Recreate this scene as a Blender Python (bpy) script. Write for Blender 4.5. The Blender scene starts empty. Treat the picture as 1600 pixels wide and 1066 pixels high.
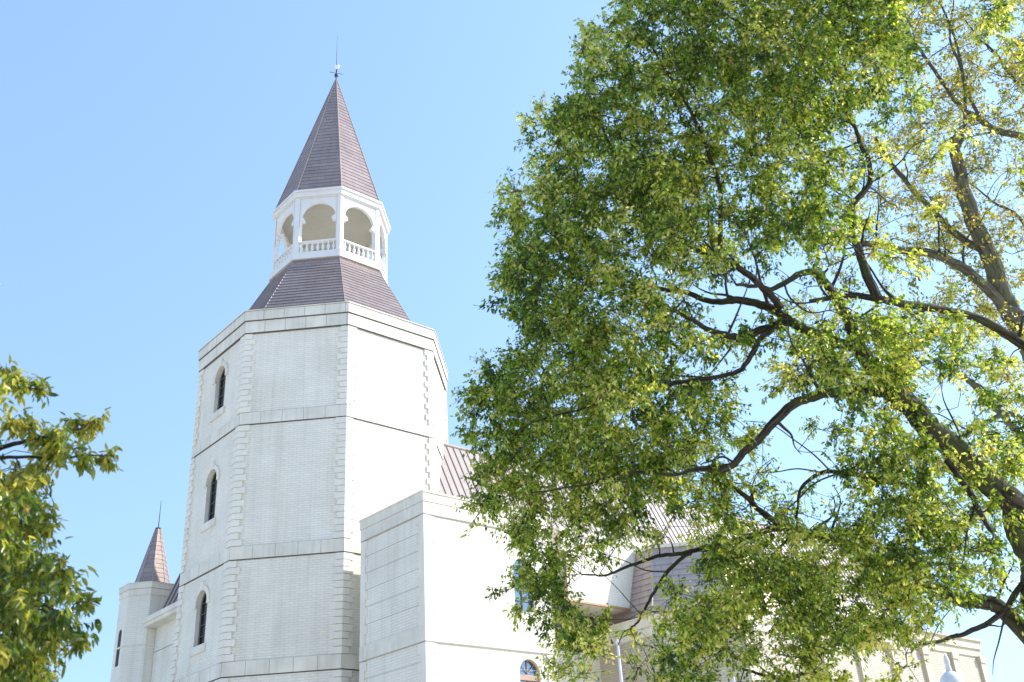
import bpy, math, numpy as np
from mathutils import Matrix, Vector

S = bpy.context.scene
COL = S.collection
rad = math.radians

# ------------------------------------------------------------------ camera, sky, sun, exposure
F, PITCH, ROLL = 1594.9, 0.4819, -0.0644          # focal length in pixels of the 1600 px wide photo
cam = bpy.data.cameras.new('camera')
camo = bpy.data.objects.new('camera', cam); COL.objects.link(camo)
cam.sensor_width = 36; cam.lens = F * 36 / 1600
cam.clip_start = 0.1; cam.clip_end = 5000
cam.dof.use_dof = True; cam.dof.focus_distance = 29; cam.dof.aperture_fstop = 2.4
camo.matrix_world = Matrix.Rotation(math.pi / 2 + PITCH, 4, 'X') @ Matrix.Rotation(ROLL, 4, 'Z')
S.camera = camo

SUN_AZ, SUN_EL = 8.5, 35.5                        # azimuth counted from +X towards +Y
world = bpy.data.worlds.new('World'); S.world = world; world.use_nodes = True
nt = world.node_tree
sky = nt.nodes.new('ShaderNodeTexSky'); sky.sky_type = 'NISHITA'; sky.sun_disc = False
sky.sun_elevation = rad(SUN_EL); sky.sun_rotation = rad(90 - SUN_AZ)
sky.air_density = 1.45; sky.dust_density = 0.3; sky.ozone_density = 1.9
_tc = nt.nodes.new('ShaderNodeTexCoord'); _va = nt.nodes.new('ShaderNodeVectorMath'); _va.operation = 'ADD'; _va.inputs[1].default_value = (0, 0, 0.4)
_vn = nt.nodes.new('ShaderNodeVectorMath'); _vn.operation = 'NORMALIZE'            # clear dry air: a flatter brightening towards the horizon
nt.links.new(_tc.outputs['Generated'], _va.inputs[0]); nt.links.new(_va.outputs[0], _vn.inputs[0]); nt.links.new(_vn.outputs[0], sky.inputs[0])
nt.links.new(sky.outputs[0], nt.nodes['Background'].inputs[0])
nt.nodes['Background'].inputs[1].default_value = 0.134
sun = bpy.data.lights.new('sun', 'SUN'); sun.energy = 2.35; sun.angle = rad(0.5); sun.color = (1.0, 0.955, 0.89)
suno = bpy.data.objects.new('sun', sun); COL.objects.link(suno)
sd = Vector((math.cos(rad(SUN_EL)) * math.cos(rad(SUN_AZ)), math.cos(rad(SUN_EL)) * math.sin(rad(SUN_AZ)), math.sin(rad(SUN_EL))))
suno.rotation_euler = sd.to_track_quat('Z', 'Y').to_euler()
suno.location = (30, 5, 40)
S.view_settings.view_transform = 'Standard'; S.view_settings.look = 'None'
S.view_settings.exposure = 1.55; S.view_settings.gamma = 1.0

# ------------------------------------------------------------------ helpers
GZ = -1.6
def ray(U, V):
    """direction through a pixel of the photo (used once, to survey where things stand)"""
    u, v = U - 800, V - 533
    cr, sr = math.cos(ROLL), math.sin(ROLL)
    x, y = cr * u + sr * v, -sr * u + cr * v
    X, Z = x / F, -y / F
    c, s = math.cos(PITCH), math.sin(PITCH)
    return np.array([X, c - s * Z, s + c * Z])
def pix(U, V, depth): return ray(U, V) * depth

def proj_y(P):
    return 533 - F * (-math.sin(PITCH) * P[1] + math.cos(PITCH) * P[2]) / (math.cos(PITCH) * P[1] + math.sin(PITCH) * P[2])
LOC = {}
def thing(name, label, cat, loc=(0, 0, 0), group=None):
    o = bpy.data.objects.new(name, None); COL.objects.link(o)
    o.location = loc; o.empty_display_size = 0.3
    o['label'] = label; o['category'] = cat
    if group: o['group'] = group
    LOC[o.name] = np.array(loc, float)
    return o

class MB:
    def __init__(s): s.v = []; s.f = []; s.uv = []; s.mi = []; s.sm = []
    def face(s, pts, uv=None, mi=0, sm=False):
        i = len(s.v); s.v.extend([tuple(map(float, p)) for p in pts]); s.f.append(tuple(range(i, i + len(pts))))
        s.uv.extend(uv if uv is not None else [(0, 0)] * len(pts)); s.mi.append(mi); s.sm.append(sm)
    def hexa(s, b, t, mi=0):
        """b, t: four bottom and four top points in the same order (counter-clockwise seen from above)"""
        s.face([b[3], b[2], b[1], b[0]], None, mi); s.face(t, None, mi)
        for i in range(4):
            j = (i + 1) % 4
            L = math.dist(b[i], b[j]); H = math.dist(b[i], t[i])
            s.face([b[i], b[j], t[j], t[i]], [(0, 0), (L, 0), (L, H), (0, H)], mi)
    def prism(s, poly, z0, z1):
        n = len(poly); acc = 0
        s.face([(p[0], p[1], z0) for p in reversed(poly)]); s.face([(p[0], p[1], z1) for p in poly])
        for i in range(n):
            p, q = poly[i], poly[(i + 1) % n]; L = math.hypot(q[0] - p[0], q[1] - p[1])
            s.face([(p[0], p[1], z0), (q[0], q[1], z0), (q[0], q[1], z1), (p[0], p[1], z1)],
                   [(acc, z0), (acc + L, z0), (acc + L, z1), (acc, z1)]); acc += L
    def tube(s, P, Rr, n=6, cap=True):
        P = np.asarray(P, float); m = len(P); Rr = np.broadcast_to(np.asarray(Rr, float), (m,))
        rings = []; ref = None
        for i in range(m):
            d = P[min(i + 1, m - 1)] - P[max(i - 1, 0)]; d = d / (np.linalg.norm(d) + 1e-9)
            if ref is None: ref = np.array([0, 0, 1.0]) if abs(d[2]) < .9 else np.array([1.0, 0, 0])
            a = np.cross(d, ref); a /= np.linalg.norm(a) + 1e-9; b = np.cross(d, a); ref = -np.cross(d, a) if False else ref
            rings.append([P[i] + Rr[i] * (a * math.cos(2 * math.pi * k / n) + b * math.sin(2 * math.pi * k / n)) for k in range(n)])
        i0 = len(s.v); acc = 0
        for r in rings: s.v.extend([tuple(p) for p in r])
        for i in range(m - 1):
            L = np.linalg.norm(P[i + 1] - P[i])
            for k in range(n):
                k2 = (k + 1) % n
                s.f.append((i0 + i * n + k, i0 + i * n + k2, i0 + (i + 1) * n + k2, i0 + (i + 1) * n + k))
                s.uv.extend([(k / n, acc), ((k + 1) / n, acc), ((k + 1) / n, acc + L), (k / n, acc + L)]); s.mi.append(0); s.sm.append(True)
            acc += L
        if cap:
            for r, rv in ((rings[0], 0), (rings[-1], 1)):
                s.face(r if rv else r[::-1])
    def lathe(s, prof, c=(0, 0, 0), n=16, sm=True):
        i0 = len(s.v); m = len(prof)
        for r, z in prof:
            for k in range(n):
                a = 2 * math.pi * k / n; s.v.append((c[0] + r * math.cos(a), c[1] + r * math.sin(a), c[2] + z))
        for i in range(m - 1):
            for k in range(n):
                k2 = (k + 1) % n
                s.f.append((i0 + i * n + k, i0 + i * n + k2, i0 + (i + 1) * n + k2, i0 + (i + 1) * n + k))
                s.uv.extend([(0, 0)] * 4); s.mi.append(0); s.sm.append(sm)
    def mesh(s, name, off):
        me = bpy.data.meshes.new(name)
        V = np.array(s.v, float) - off
        me.from_pydata([tuple(p) for p in V], [], s.f)
        uvl = me.uv_layers.new(name='UVMap')
        uvl.data.foreach_set('uv', np.array(s.uv, float).ravel())
        me.polygons.foreach_set('material_index', s.mi)
        me.polygons.foreach_set('use_smooth', s.sm)
        me.update(); return me

def root_of(p):
    while p.parent: p = p.parent
    return p
def obj(name, mb, mats, parent=None, label=None):
    off = LOC[root_of(parent).name] if parent else np.zeros(3)
    me = mb.mesh(name, off)
    for m in (mats if isinstance(mats, (list, tuple)) else [mats]): me.materials.append(m)
    o = bpy.data.objects.new(name, me); COL.objects.link(o)
    if parent: o.parent = parent
    if label: o['label'] = label
    return o

# ------------------------------------------------------------------ materials
def mat(name):
    m = bpy.data.materials.new(name); m.use_nodes = True
    return m, m.node_tree, m.node_tree.nodes['Principled BSDF']
def N(nt, t, **kw):
    n = nt.nodes.new(t)
    for k, v in kw.items(): setattr(n, k, v)
    return n
def ramp(nt, stops):
    r = nt.nodes.new('ShaderNodeValToRGB'); e = r.color_ramp.elements
    while len(e) < len(stops): e.new(0.5)
    for x, (p, c) in zip(e, stops): x.position = p; x.color = (*c, 1)
    return r
def mixc(nt, a, b, fac, mode='MIX'):
    m = N(nt, 'ShaderNodeMix', data_type='RGBA', blend_type=mode)
    for sock, val in ((m.inputs[0], fac), (m.inputs[6], a), (m.inputs[7], b)):
        if hasattr(val, 'links') or isinstance(val, bpy.types.NodeSocket): nt.links.new(val, sock)
        elif isinstance(val, (int, float)): sock.default_value = val
        else: sock.default_value = (*val, 1)
    return m.outputs[2]

def stone_mat(name, base, dirt=0.25, rough=0.75):
    """smooth precast trim: faint mottling and rain streaks"""
    m, nt, bs = mat(name)
    tc = N(nt, 'ShaderNodeTexCoord')
    n1 = N(nt, 'ShaderNodeTexNoise'); n1.inputs['Scale'].default_value = 1.3; n1.inputs['Detail'].default_value = 6
    nt.links.new(tc.outputs['Object'], n1.inputs['Vector'])
    mp = N(nt, 'ShaderNodeMapping'); mp.inputs['Scale'].default_value = (9, 9, 0.8)
    nt.links.new(tc.outputs['Object'], mp.inputs['Vector'])
    n2 = N(nt, 'ShaderNodeTexNoise'); n2.inputs['Scale'].default_value = 1.0; n2.inputs['Detail'].default_value = 4
    nt.links.new(mp.outputs[0], n2.inputs['Vector'])
    r1 = ramp(nt, [(0.35, tuple(c * (1 - dirt * .45) for c in base)), (0.7, base)])
    nt.links.new(n1.outputs['Fac'], r1.inputs[0])
    r2 = ramp(nt, [(0.30, (0.74, 0.73, 0.69)), (0.55, (1, 1, 1))])
    nt.links.new(n2.outputs['Fac'], r2.inputs[0])
    nt.links.new(mixc(nt, r1.outputs[0], r2.outputs[0], dirt, 'MULTIPLY'), bs.inputs['Base Color'])
    bs.inputs['Roughness'].default_value = rough
    bp = N(nt, 'ShaderNodeBump'); bp.inputs['Strength'].default_value = 0.15; bp.inputs['Distance'].default_value = 0.01
    n3 = N(nt, 'ShaderNodeTexNoise'); n3.inputs['Scale'].default_value = 40
    nt.links.new(tc.outputs['Object'], n3.inputs['Vector']); nt.links.new(n3.outputs['Fac'], bp.inputs['Height'])
    nt.links.new(bp.outputs[0], bs.inputs['Normal'])
    return m

def brick_mat(name, c1, c2, mortar, w=0.23, h=0.068, gap=0.006, bump=1.0, dist=0.012):
    m, nt, bs = mat(name)
    uv = N(nt, 'ShaderNodeUVMap')
    b = N(nt, 'ShaderNodeTexBrick')
    b.inputs['Color1'].default_value = (*c1, 1); b.inputs['Color2'].default_value = (*c2, 1); b.inputs['Mortar'].default_value = (*mortar, 1)
    b.inputs['Scale'].default_value = 1; b.inputs['Brick Width'].default_value = w; b.inputs['Row Height'].default_value = h
    b.inputs['Mortar Size'].default_value = gap; b.inputs['Mortar Smooth'].default_value = 0.2
    nt.links.new(uv.outputs[0], b.inputs['Vector'])
    tc = N(nt, 'ShaderNodeTexCoord')
    n1 = N(nt, 'ShaderNodeTexNoise'); n1.inputs['Scale'].default_value = 0.7; n1.inputs['Detail'].default_value = 7
    nt.links.new(tc.outputs['Object'], n1.inputs['Vector'])
    r1 = ramp(nt, [(0.35, (0.90, 0.90, 0.88)), (0.65, (1, 1, 1))]); nt.links.new(n1.outputs['Fac'], r1.inputs[0])
    mp = N(nt, 'ShaderNodeMapping'); mp.inputs['Scale'].default_value = (5, 5, 0.35); nt.links.new(tc.outputs['Object'], mp.inputs['Vector'])
    n2 = N(nt, 'ShaderNodeTexNoise'); n2.inputs['Scale'].default_value = 1.0; n2.inputs['Detail'].default_value = 5; nt.links.new(mp.outputs[0], n2.inputs['Vector'])
    r2 = ramp(nt, [(0.32, (0.84, 0.835, 0.82)), (0.52, (1, 1, 1))]); nt.links.new(n2.outputs['Fac'], r2.inputs[0])
    base = mixc(nt, b.outputs['Color'], r1.outputs[0], 1.0, 'MULTIPLY')
    nt.links.new(mixc(nt, base, r2.outputs[0], 0.5, 'MULTIPLY'), bs.inputs['Base Color'])
    bs.inputs['Roughness'].default_value = 0.7
    inv = N(nt, 'ShaderNodeMath', operation='SUBTRACT'); inv.inputs[0].default_value = 1; nt.links.new(b.outputs['Fac'], inv.inputs[1])
    bp = N(nt, 'ShaderNodeBump'); bp.inputs['Strength'].default_value = bump; bp.inputs['Distance'].default_value = dist
    nt.links.new(inv.outputs[0], bp.inputs['Height']); nt.links.new(bp.outputs[0], bs.inputs['Normal'])
    return m

def plain_mat(name, col, rough=0.5, metal=0.0, var=0.1):
    m, nt, bs = mat(name)
    tc = N(nt, 'ShaderNodeTexCoord'); n1 = N(nt, 'ShaderNodeTexNoise'); n1.inputs['Scale'].default_value = 5; n1.inputs['Detail'].default_value = 5
    nt.links.new(tc.outputs['Object'], n1.inputs['Vector'])
    r1 = ramp(nt, [(0.3, tuple(c * (1 - var) for c in col)), (0.7, tuple(min(1, c * (1 + var * .5)) for c in col))])
    nt.links.new(n1.outputs['Fac'], r1.inputs[0]); nt.links.new(r1.outputs[0], bs.inputs['Base Color'])
    bs.inputs['Roughness'].default_value = rough; bs.inputs['Metallic'].default_value = metal
    return m

def roof_mat(name, c1, c2, joint, w, h, rough=0.42):
    m = brick_mat(name, c1, c2, joint, w=w, h=h, gap=0.008, bump=0.4, dist=0.006)
    bs = m.node_tree.nodes['Principled BSDF']; bs.inputs['Roughness'].default_value = rough
    bs.inputs['Metallic'].default_value = 0.35
    return m

M = {}
M['brick'] = brick_mat('white_brick_tile', (0.845, 0.785, 0.665), (0.80, 0.74, 0.63), (0.68, 0.63, 0.54), bump=.7, dist=.007)
M['stone'] = stone_mat('precast_trim', (0.81, 0.75, 0.63), 0.42)
def panel_mat(name, src, base, w):
    m = M[src].copy(); m.name = name; nt = m.node_tree; bs = nt.nodes['Principled BSDF']
    uv = N(nt, 'ShaderNodeUVMap'); b = N(nt, 'ShaderNodeTexBrick'); b.offset = 0.0
    b.inputs['Color1'].default_value = (1, 1, 1, 1); b.inputs['Color2'].default_value = (.955, .955, .95, 1); b.inputs['Mortar'].default_value = (.42, .41, .40, 1)
    b.inputs['Scale'].default_value = 1; b.inputs['Brick Width'].default_value = w; b.inputs['Row Height'].default_value = 50; b.inputs['Mortar Size'].default_value = .007; b.inputs['Mortar Smooth'].default_value = .1
    nt.links.new(uv.outputs[0], b.inputs['Vector'])
    old = bs.inputs['Base Color'].links[0].from_socket
    nt.links.new(mixc(nt, old, b.outputs['Color'], 1.0, 'MULTIPLY'), bs.inputs['Base Color'])
    return m
M['panel'] = panel_mat('jointed_trim_panels', 'stone', None, 0.633)
M['block'] = stone_mat('quoin_stone', (0.81, 0.75, 0.635), 0.25)
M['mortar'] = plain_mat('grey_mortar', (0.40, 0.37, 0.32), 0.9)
M['gapdark'] = plain_mat('shadow_gap_dark', (0.10, 0.09, 0.075), 0.8)  # dark tone painting the shadow gap at the joints of bands and cornice
M['paint'] = stone_mat('white_painted_metal', (0.76, 0.74, 0.705), 0.2, 0.45)
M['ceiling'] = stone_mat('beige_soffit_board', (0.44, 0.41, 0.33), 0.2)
M['slate'] = roof_mat('plum_brown_roof_tile', (0.385, 0.30, 0.27), (0.325, 0.255, 0.235), (0.22, 0.175, 0.17), 0.55, 1.0)
M['seam'] = plain_mat('plum_brown_seamed_roof', (0.30, 0.245, 0.22), 0.55)
M['seamrib'] = plain_mat('dark_roof_rib', (0.15, 0.12, 0.115), 0.5)
M['glass'], _nt, _b = mat('dark_window_glass')
_b.inputs['Base Color'].default_value = (0.015, 0.02, 0.022, 1); _b.inputs['Roughness'].default_value = 0.05; _b.inputs['Specular IOR Level'].default_value = 0.8
M['skyglass'], _nt, _b = mat('sky_tinted_glass')
_b.inputs['Base Color'].default_value = (0.16, 0.24, 0.32, 1); _b.inputs['Roughness'].default_value = 0.06; _b.inputs['Metallic'].default_value = 0.55  # blue of the reflected sky put partly into the base colour
M['metal'] = plain_mat('dark_iron', (0.06, 0.06, 0.065), 0.4, 0.8)
M['frame'] = plain_mat('dark_window_frame', (0.13, 0.125, 0.11), 0.5)
M['wood'] = plain_mat('tan_window_frame', (0.42, 0.27, 0.18), 0.5)
M['copper'] = plain_mat('copper_trim', (0.45, 0.24, 0.12), 0.45, 0.3)
M['gilt'] = plain_mat('white_enamel', (0.85, 0.83, 0.80), 0.25)
M['louvre'] = plain_mat('grey_louvre', (0.20, 0.20, 0.19), 0.5)
M['cream'] = brick_mat('cream_brick_tile', (0.60, 0.53, 0.41), (0.56, 0.49, 0.38), (0.42, 0.37, 0.29))
M['creamtrim'] = stone_mat('cream_trim', (0.60, 0.53, 0.40), 0.4)
M['pole'] = plain_mat('white_pole_paint', (0.74, 0.74, 0.80), 0.35)
M['lampwhite'] = plain_mat('opal_lamp_cover', (0.78, 0.79, 0.83), 0.3)

def bark_mat(name, c0, c1, moss):
    m, nt, bs = mat(name)
    tc = N(nt, 'ShaderNodeTexCoord')
    uv = N(nt, 'ShaderNodeUVMap'); mp = N(nt, 'ShaderNodeMapping'); mp.inputs['Scale'].default_value = (7, 1.6, 1)
    nt.links.new(uv.outputs[0], mp.inputs[0])
    n1 = N(nt, 'ShaderNodeTexNoise'); n1.inputs['Scale'].default_value = 2.2; n1.inputs['Detail'].default_value = 8; n1.inputs['Distortion'].default_value = 0.6
    nt.links.new(mp.outputs[0], n1.inputs['Vector'])
    r = ramp(nt, [(0.38, c0), (0.62, c1)]); nt.links.new(n1.outputs['Fac'], r.inputs[0])
    n2 = N(nt, 'ShaderNodeTexNoise'); n2.inputs['Scale'].default_value = 2.0; n2.inputs['Detail'].default_value = 5
    nt.links.new(tc.outputs['Object'], n2.inputs['Vector'])
    r2 = ramp(nt, [(0.48, (0, 0, 0)), (0.68, (1, 1, 1))]); nt.links.new(n2.outputs['Fac'], r2.inputs[0])
    nt.links.new(mixc(nt, r.outputs[0], moss, r2.outputs[0]), bs.inputs['Base Color'])
    bs.inputs['Roughness'].default_value = 0.9
    bp = N(nt, 'ShaderNodeBump'); bp.inputs['Strength'].default_value = 1.0; bp.inputs['Distance'].default_value = 0.05
    nt.links.new(n1.outputs['Fac'], bp.inputs['Height']); nt.links.new(bp.outputs[0], bs.inputs['Normal'])
    return m
M['bark'] = bark_mat('fissured_bark', (0.010, 0.008, 0.006), (0.095, 0.075, 0.052), (0.07, 0.085, 0.025))
M['bark2'] = bark_mat('grey_green_bark', (0.07, 0.065, 0.05), (0.19, 0.18, 0.14), (0.13, 0.15, 0.08))
M['twig'] = plain_mat('twig_bark', (0.055, 0.045, 0.032), 0.85, 0, 0.3)

def leaf_mat(name, stops, trans=0.54):
    m, nt, bs = mat(name)
    at = N(nt, 'ShaderNodeAttribute', attribute_name='tint')
    r = ramp(nt, stops); nt.links.new(at.outputs['Fac'], r.inputs[0])
    nt.links.new(r.outputs[0], bs.inputs['Base Color'])
    bs.inputs['Roughness'].default_value = 0.30; bs.inputs['Specular IOR Level'].default_value = 0.6
    tl = N(nt, 'ShaderNodeBsdfTranslucent')
    g = N(nt, 'ShaderNodeMix', data_type='RGBA', blend_type='MULTIPLY'); g.inputs[0].default_value = 1
    nt.links.new(r.outputs[0], g.inputs[6]); g.inputs[7].default_value = (1.85, 1.75, 0.80, 1)
    nt.links.new(g.outputs[2], tl.inputs['Color'])
    mx = N(nt, 'ShaderNodeMixShader'); mx.inputs[0].default_value = trans
    nt.links.new(bs.outputs[0], mx.inputs[1]); nt.links.new(tl.outputs[0], mx.inputs[2])
    nt.links.new(mx.outputs[0], nt.nodes['Material Output'].inputs['Surface'])
    return m
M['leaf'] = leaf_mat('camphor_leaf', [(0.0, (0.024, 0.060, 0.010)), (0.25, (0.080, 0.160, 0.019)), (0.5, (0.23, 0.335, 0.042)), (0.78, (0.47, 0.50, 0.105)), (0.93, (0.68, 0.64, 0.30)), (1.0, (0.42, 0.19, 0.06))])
M['leafy'] = leaf_mat('yellowing_leaf', [(0.0, (0.12, 0.16, 0.025)), (0.5, (0.30, 0.31, 0.05)), (0.9, (0.48, 0.40, 0.11)), (1.0, (0.38, 0.19, 0.07))], 0.5)
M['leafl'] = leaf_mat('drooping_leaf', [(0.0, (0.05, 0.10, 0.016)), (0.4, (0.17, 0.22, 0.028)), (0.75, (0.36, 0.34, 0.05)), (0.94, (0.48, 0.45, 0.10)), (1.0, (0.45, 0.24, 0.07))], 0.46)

# ------------------------------------------------------------------ ground
def ground_mat():
    m, nt, bs = mat('paved_ground')
    tc = N(nt, 'ShaderNodeTexCoord'); n = N(nt, 'ShaderNodeTexNoise'); n.inputs['Scale'].default_value = 0.25; n.inputs['Detail'].default_value = 8
    nt.links.new(tc.outputs['Object'], n.inputs['Vector'])
    r = ramp(nt, [(0.42, (0.70, 0.62, 0.50)), (0.5, (0.68, 0.60, 0.48)), (0.6, (0.62, 0.55, 0.44))]); nt.links.new(n.outputs['Fac'], r.inputs[0])
    nt.links.new(r.outputs[0], bs.inputs['Base Color']); bs.inputs['Roughness'].default_value = 0.9
    return m
g = MB(); g.face([(-1500, -1500, GZ), (1500, -1500, GZ), (1500, 1500, GZ), (-1500, 1500, GZ)])
go = obj('ground', g, ground_mat()); go['kind'] = 'structure'

# ------------------------------------------------------------------ octagon tools
TC = np.array([-6.3026, 30.9341]); ROT = 3.4821
def corner(c, R, k, rot=ROT):
    a = rot + k * math.pi / 4; return np.array([c[0] + R * math.cos(a), c[1] + R * math.sin(a)])
def octa(c, R): return [corner(c, R, k) for k in range(8)]
SEC = 1 / math.cos(math.pi / 8)
class Face:
    """a vertical wall plane: u runs left to right seen from outside, w points out"""
    def __init__(s, O, U): s.O = np.array([O[0], O[1]], float); s.U = np.array(U, float) / np.hypot(*U); s.N = np.array([s.U[1], -s.U[0]])
    def p(s, u, z, w=0): q = s.O + s.U * u + s.N * w; return (q[0], q[1], z)
    def box(s, mb, u0, u1, z0, z1, w0, w1):
        b = [s.p(u0, z0, w1), s.p(u1, z0, w1), s.p(u1, z0, w0), s.p(u0, z0, w0)]
        mb.hexa(b, [(q[0], q[1], z1) for q in b])
def oface(c, R, k):
    A, B = corner(c, R, k), corner(c, R, k + 1); f = Face(A, B - A); f.L = math.dist(A, B); return f

def arch_pts(u0, u1, zs, zt, n=14):
    """arch from left springing over the top to right springing"""
    uc, r = (u0 + u1) / 2, (u1 - u0) / 2
    return [(uc - r * math.cos(math.pi * i / n), zs + (zt - zs) * math.sin(math.pi * i / n)) for i in range(n + 1)]
def wall_zone(mb, f, L, z0, z1, op=None, uo=0.0, reveal=0.28, w=0.0, mi_rev=0):
    """wall rectangle with at most one arched opening op=(u0,u1,zb,zs,zt)"""
    def q(pts): mb.face([f.p(u, z, w) for u, z in pts], [(uo + u, z) for u, z in pts])
    if not op: q([(0, z0), (L, z0), (L, z1), (0, z1)]); return
    u0, u1, zb, zs, zt = op
    q([(0, z0), (u0, z0), (u0, z1), (0, z1)]); q([(u1, z0), (L, z0), (L, z1), (u1, z1)])
    if zb > z0: q([(u0, z0), (u1, z0), (u1, zb), (u0, zb)])
    A = arch_pts(u0, u1, zs, zt)
    for (a, za), (b, zb2) in zip(A[:-1], A[1:]): q([(a, za), (b, zb2), (b, z1), (a, z1)])
    prof = [(u0, zb)] + A + [(u1, zb)]
    for (a, za), (b, zb2) in zip(prof, prof[1:] + prof[:1]):
        mb.face([f.p(a, za, w), f.p(a, za, w - reveal), f.p(b, zb2, w - reveal), f.p(b, zb2, w)], None, mi_rev)
def arch_window(parent, f, op, depth, glassm, framem, bars='grid', fw=0.04, label=None):
    """frame with bars as the part, pane as its sub-part"""
    u0, u1, zb, zs, zt = op
    A = arch_pts(u0, u1, zs, zt, 18); fr = MB()
    prof = [(u0, zb), (u0, zs)] + A[1:-1] + [(u1, zs), (u1, zb)]
    P = [f.p(u, z, -depth + 0.03) for u, z in prof]
    fr.tube(P + [P[0]], fw, 4)
    uc = (u0 + u1) / 2
    if bars == 'grid':
        fr.tube([f.p(uc, zb, -depth + .02), f.p(uc, zt, -depth + .02)], fw * .5, 4)
        for k in range(1, 5):
            z = zb + (zt - zb) * k / 5; half = (u1 - u0) / 2 if z < zs else (u1 - u0) / 2 * math.sqrt(max(0, 1 - ((z - zs) / (zt - zs)) ** 2))
            fr.tube([f.p(uc - half, z, -depth + .02), f.p(uc + half, z, -depth + .02)], fw * .4, 4)
    else:
        f.box(fr, u0, u1, zs - .17, zs - .04, -depth, -depth + .07)
        for an in (45, 90, 135):
            fr.tube([f.p(uc, zs, -depth + .025), f.p(uc + (u1 - u0) / 2 * math.cos(rad(an)), zs + (zt - zs) * math.sin(rad(an)), -depth + .025)], .012, 4)
        fr.tube([f.p(uc, zb, -depth + .02), f.p(uc, zs - .17, -depth + .02)], .016, 4)
    o = obj('window', fr, framem, parent, label)
    gl = MB(); gl.face([f.p(u, z, -depth) for u, z in prof]); obj('pane', gl, glassm, o)
    return o
def revolve8(mb, c, prof, uvh=None):
    """profile (R,z) swept round the octagon"""
    acc = 0
    for i, ((r0, z0), (r1, z1)) in enumerate(zip(prof[:-1], prof[1:])):
        for k in range(8):
            a, b, d, e = corner(c, r0, k), corner(c, r0, k + 1), corner(c, r1, k + 1), corner(c, r1, k)
            L = math.dist(a, b); L1 = math.dist(d, e); h = math.hypot((r1 - r0), z1 - z0)
            v0, v1 = (acc, acc + h) if uvh is None else uvh(i)
            mb.face([(*a, z0), (*b, z0), (*d, z1), (*e, z1)], [(k * 7 - L / 2, v0), (k * 7 + L / 2, v0), (k * 7 + L1 / 2, v1), (k * 7 - L1 / 2, v1)])
        acc += math.hypot(r1 - r0, z1 - z0)
def tiled_roof(parent, c, R0, z0, R1, z1, n, lip=0.022, cap=0.035, name='roof', mats=None):
    mb = MB(); prof = []
    for i in range(n):
        ra, rb = R0 + (R1 - R0) * i / n, R0 + (R1 - R0) * (i + 1) / n
        za, zb = z0 + (z1 - z0) * i / n, z0 + (z1 - z0) * (i + 1) / n
        l = lip * (1 if i < n - 2 else .5)
        prof += [(ra + l, za), (rb, zb)]
    # each course gets its own row of tiles: v runs 0.02..0.98 inside row i
    revolve8(mb, c, prof, lambda i: (i // 2 + 0.03, i // 2 + 0.97) if i % 2 == 0 else (i // 2 + .98, i // 2 + .99))
    o = obj(name, mb, mats or M['slate'], parent)
    for k in range(8):
        a, b = corner(c, R0 + .012, k), corner(c, R1 + .004, k); hc = MB()
        hc.tube([(*a, z0 - .02), (*b, z1)], [cap, cap * .7], 5)
        obj('hip_capping', hc, mats or M['slate'], o)
    return o
def quoin_stack(mb, c, R, k, zs, t=0.042, La=0.30, Lb=0.20, flip=False):
    """alternating long and short corner blocks; zs: list of (z0, z1) runs"""
    C = corner(c, R, k); Pa, Pb = corner(c, R, k - 1), corner(c, R, k + 1)
    da, db = (Pa - C) / np.hypot(*(Pa - C)), (Pb - C) / np.hypot(*(Pb - C))
    Co = corner(c, R + t * SEC, k)
    na = np.array([-da[1], da[0]]); na = na if na @ (C - c) > 0 else -na
    nb = np.array([-db[1], db[0]]); nb = nb if nb @ (C - c) > 0 else -nb
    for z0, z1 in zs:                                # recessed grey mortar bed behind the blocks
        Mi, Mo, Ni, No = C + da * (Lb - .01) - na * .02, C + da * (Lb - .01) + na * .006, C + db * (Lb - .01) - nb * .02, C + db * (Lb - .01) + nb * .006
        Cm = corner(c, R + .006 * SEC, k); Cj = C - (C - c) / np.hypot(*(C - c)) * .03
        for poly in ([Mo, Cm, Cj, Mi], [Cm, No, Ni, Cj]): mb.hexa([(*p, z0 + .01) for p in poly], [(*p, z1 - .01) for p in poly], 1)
        n = max(2, round((z1 - z0) / 0.187)); h = (z1 - z0) / n
        for i in range(n):
            la, lb = (La, Lb) if (i % 2 == 0) != flip else (Lb, La)
            ta = t
            zz0, zz1 = z0 + i * h + .007, z0 + (i + 1) * h - .007
            A, Ao, B, Bo = C + da * la - na * .02, C + da * la + na * ta, C + db * lb - nb * .02, C + db * lb + nb * ta
            Ci = C - (C - c) / np.hypot(*(C - c)) * .03
            for poly in ([Ao, Co, Ci, A], [Co, Bo, B, Ci]):
                mb.hexa([(*p, zz0) for p in poly], [(*p, zz1) for p in poly])

# ------------------------------------------------------------------ bell tower
T = thing('bell_tower', 'tall octagonal white brick bell tower with pointed plum-brown spire and open belfry', 'tower', (TC[0], TC[1], GZ))
RW, RB, RC = 4.10, 4.135, 4.205
bands = [(12.06, 12.42), (8.06, 8.42), (4.98, 5.34), (1.3, 1.66)]
zc0 = 15.07
storeys = [(12.42, zc0), (8.42, 12.06), (5.34, 8.06), (1.66, 4.98), (GZ, 1.3)]
wins = {0: (13.08, 14.24, 14.60), 1: (9.58, 10.84, 11.18), 2: (6.06, 7.24, 7.59)}
wall = MB()
for k in range(8):
    f = oface(TC, RW, k)
    for i, (z0, z1) in enumerate(storeys):
        op = (1.25, 1.93, *wins[i]) if (k == 0 and i in wins) else None
        wall_zone(wall, f, f.L, z0, z1, op, uo=k * 3.22, reveal=.20, mi_rev=1)
obj('wall', wall, [M['brick'], M['stone']], T)
f0 = oface(TC, RW, 0)
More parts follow.
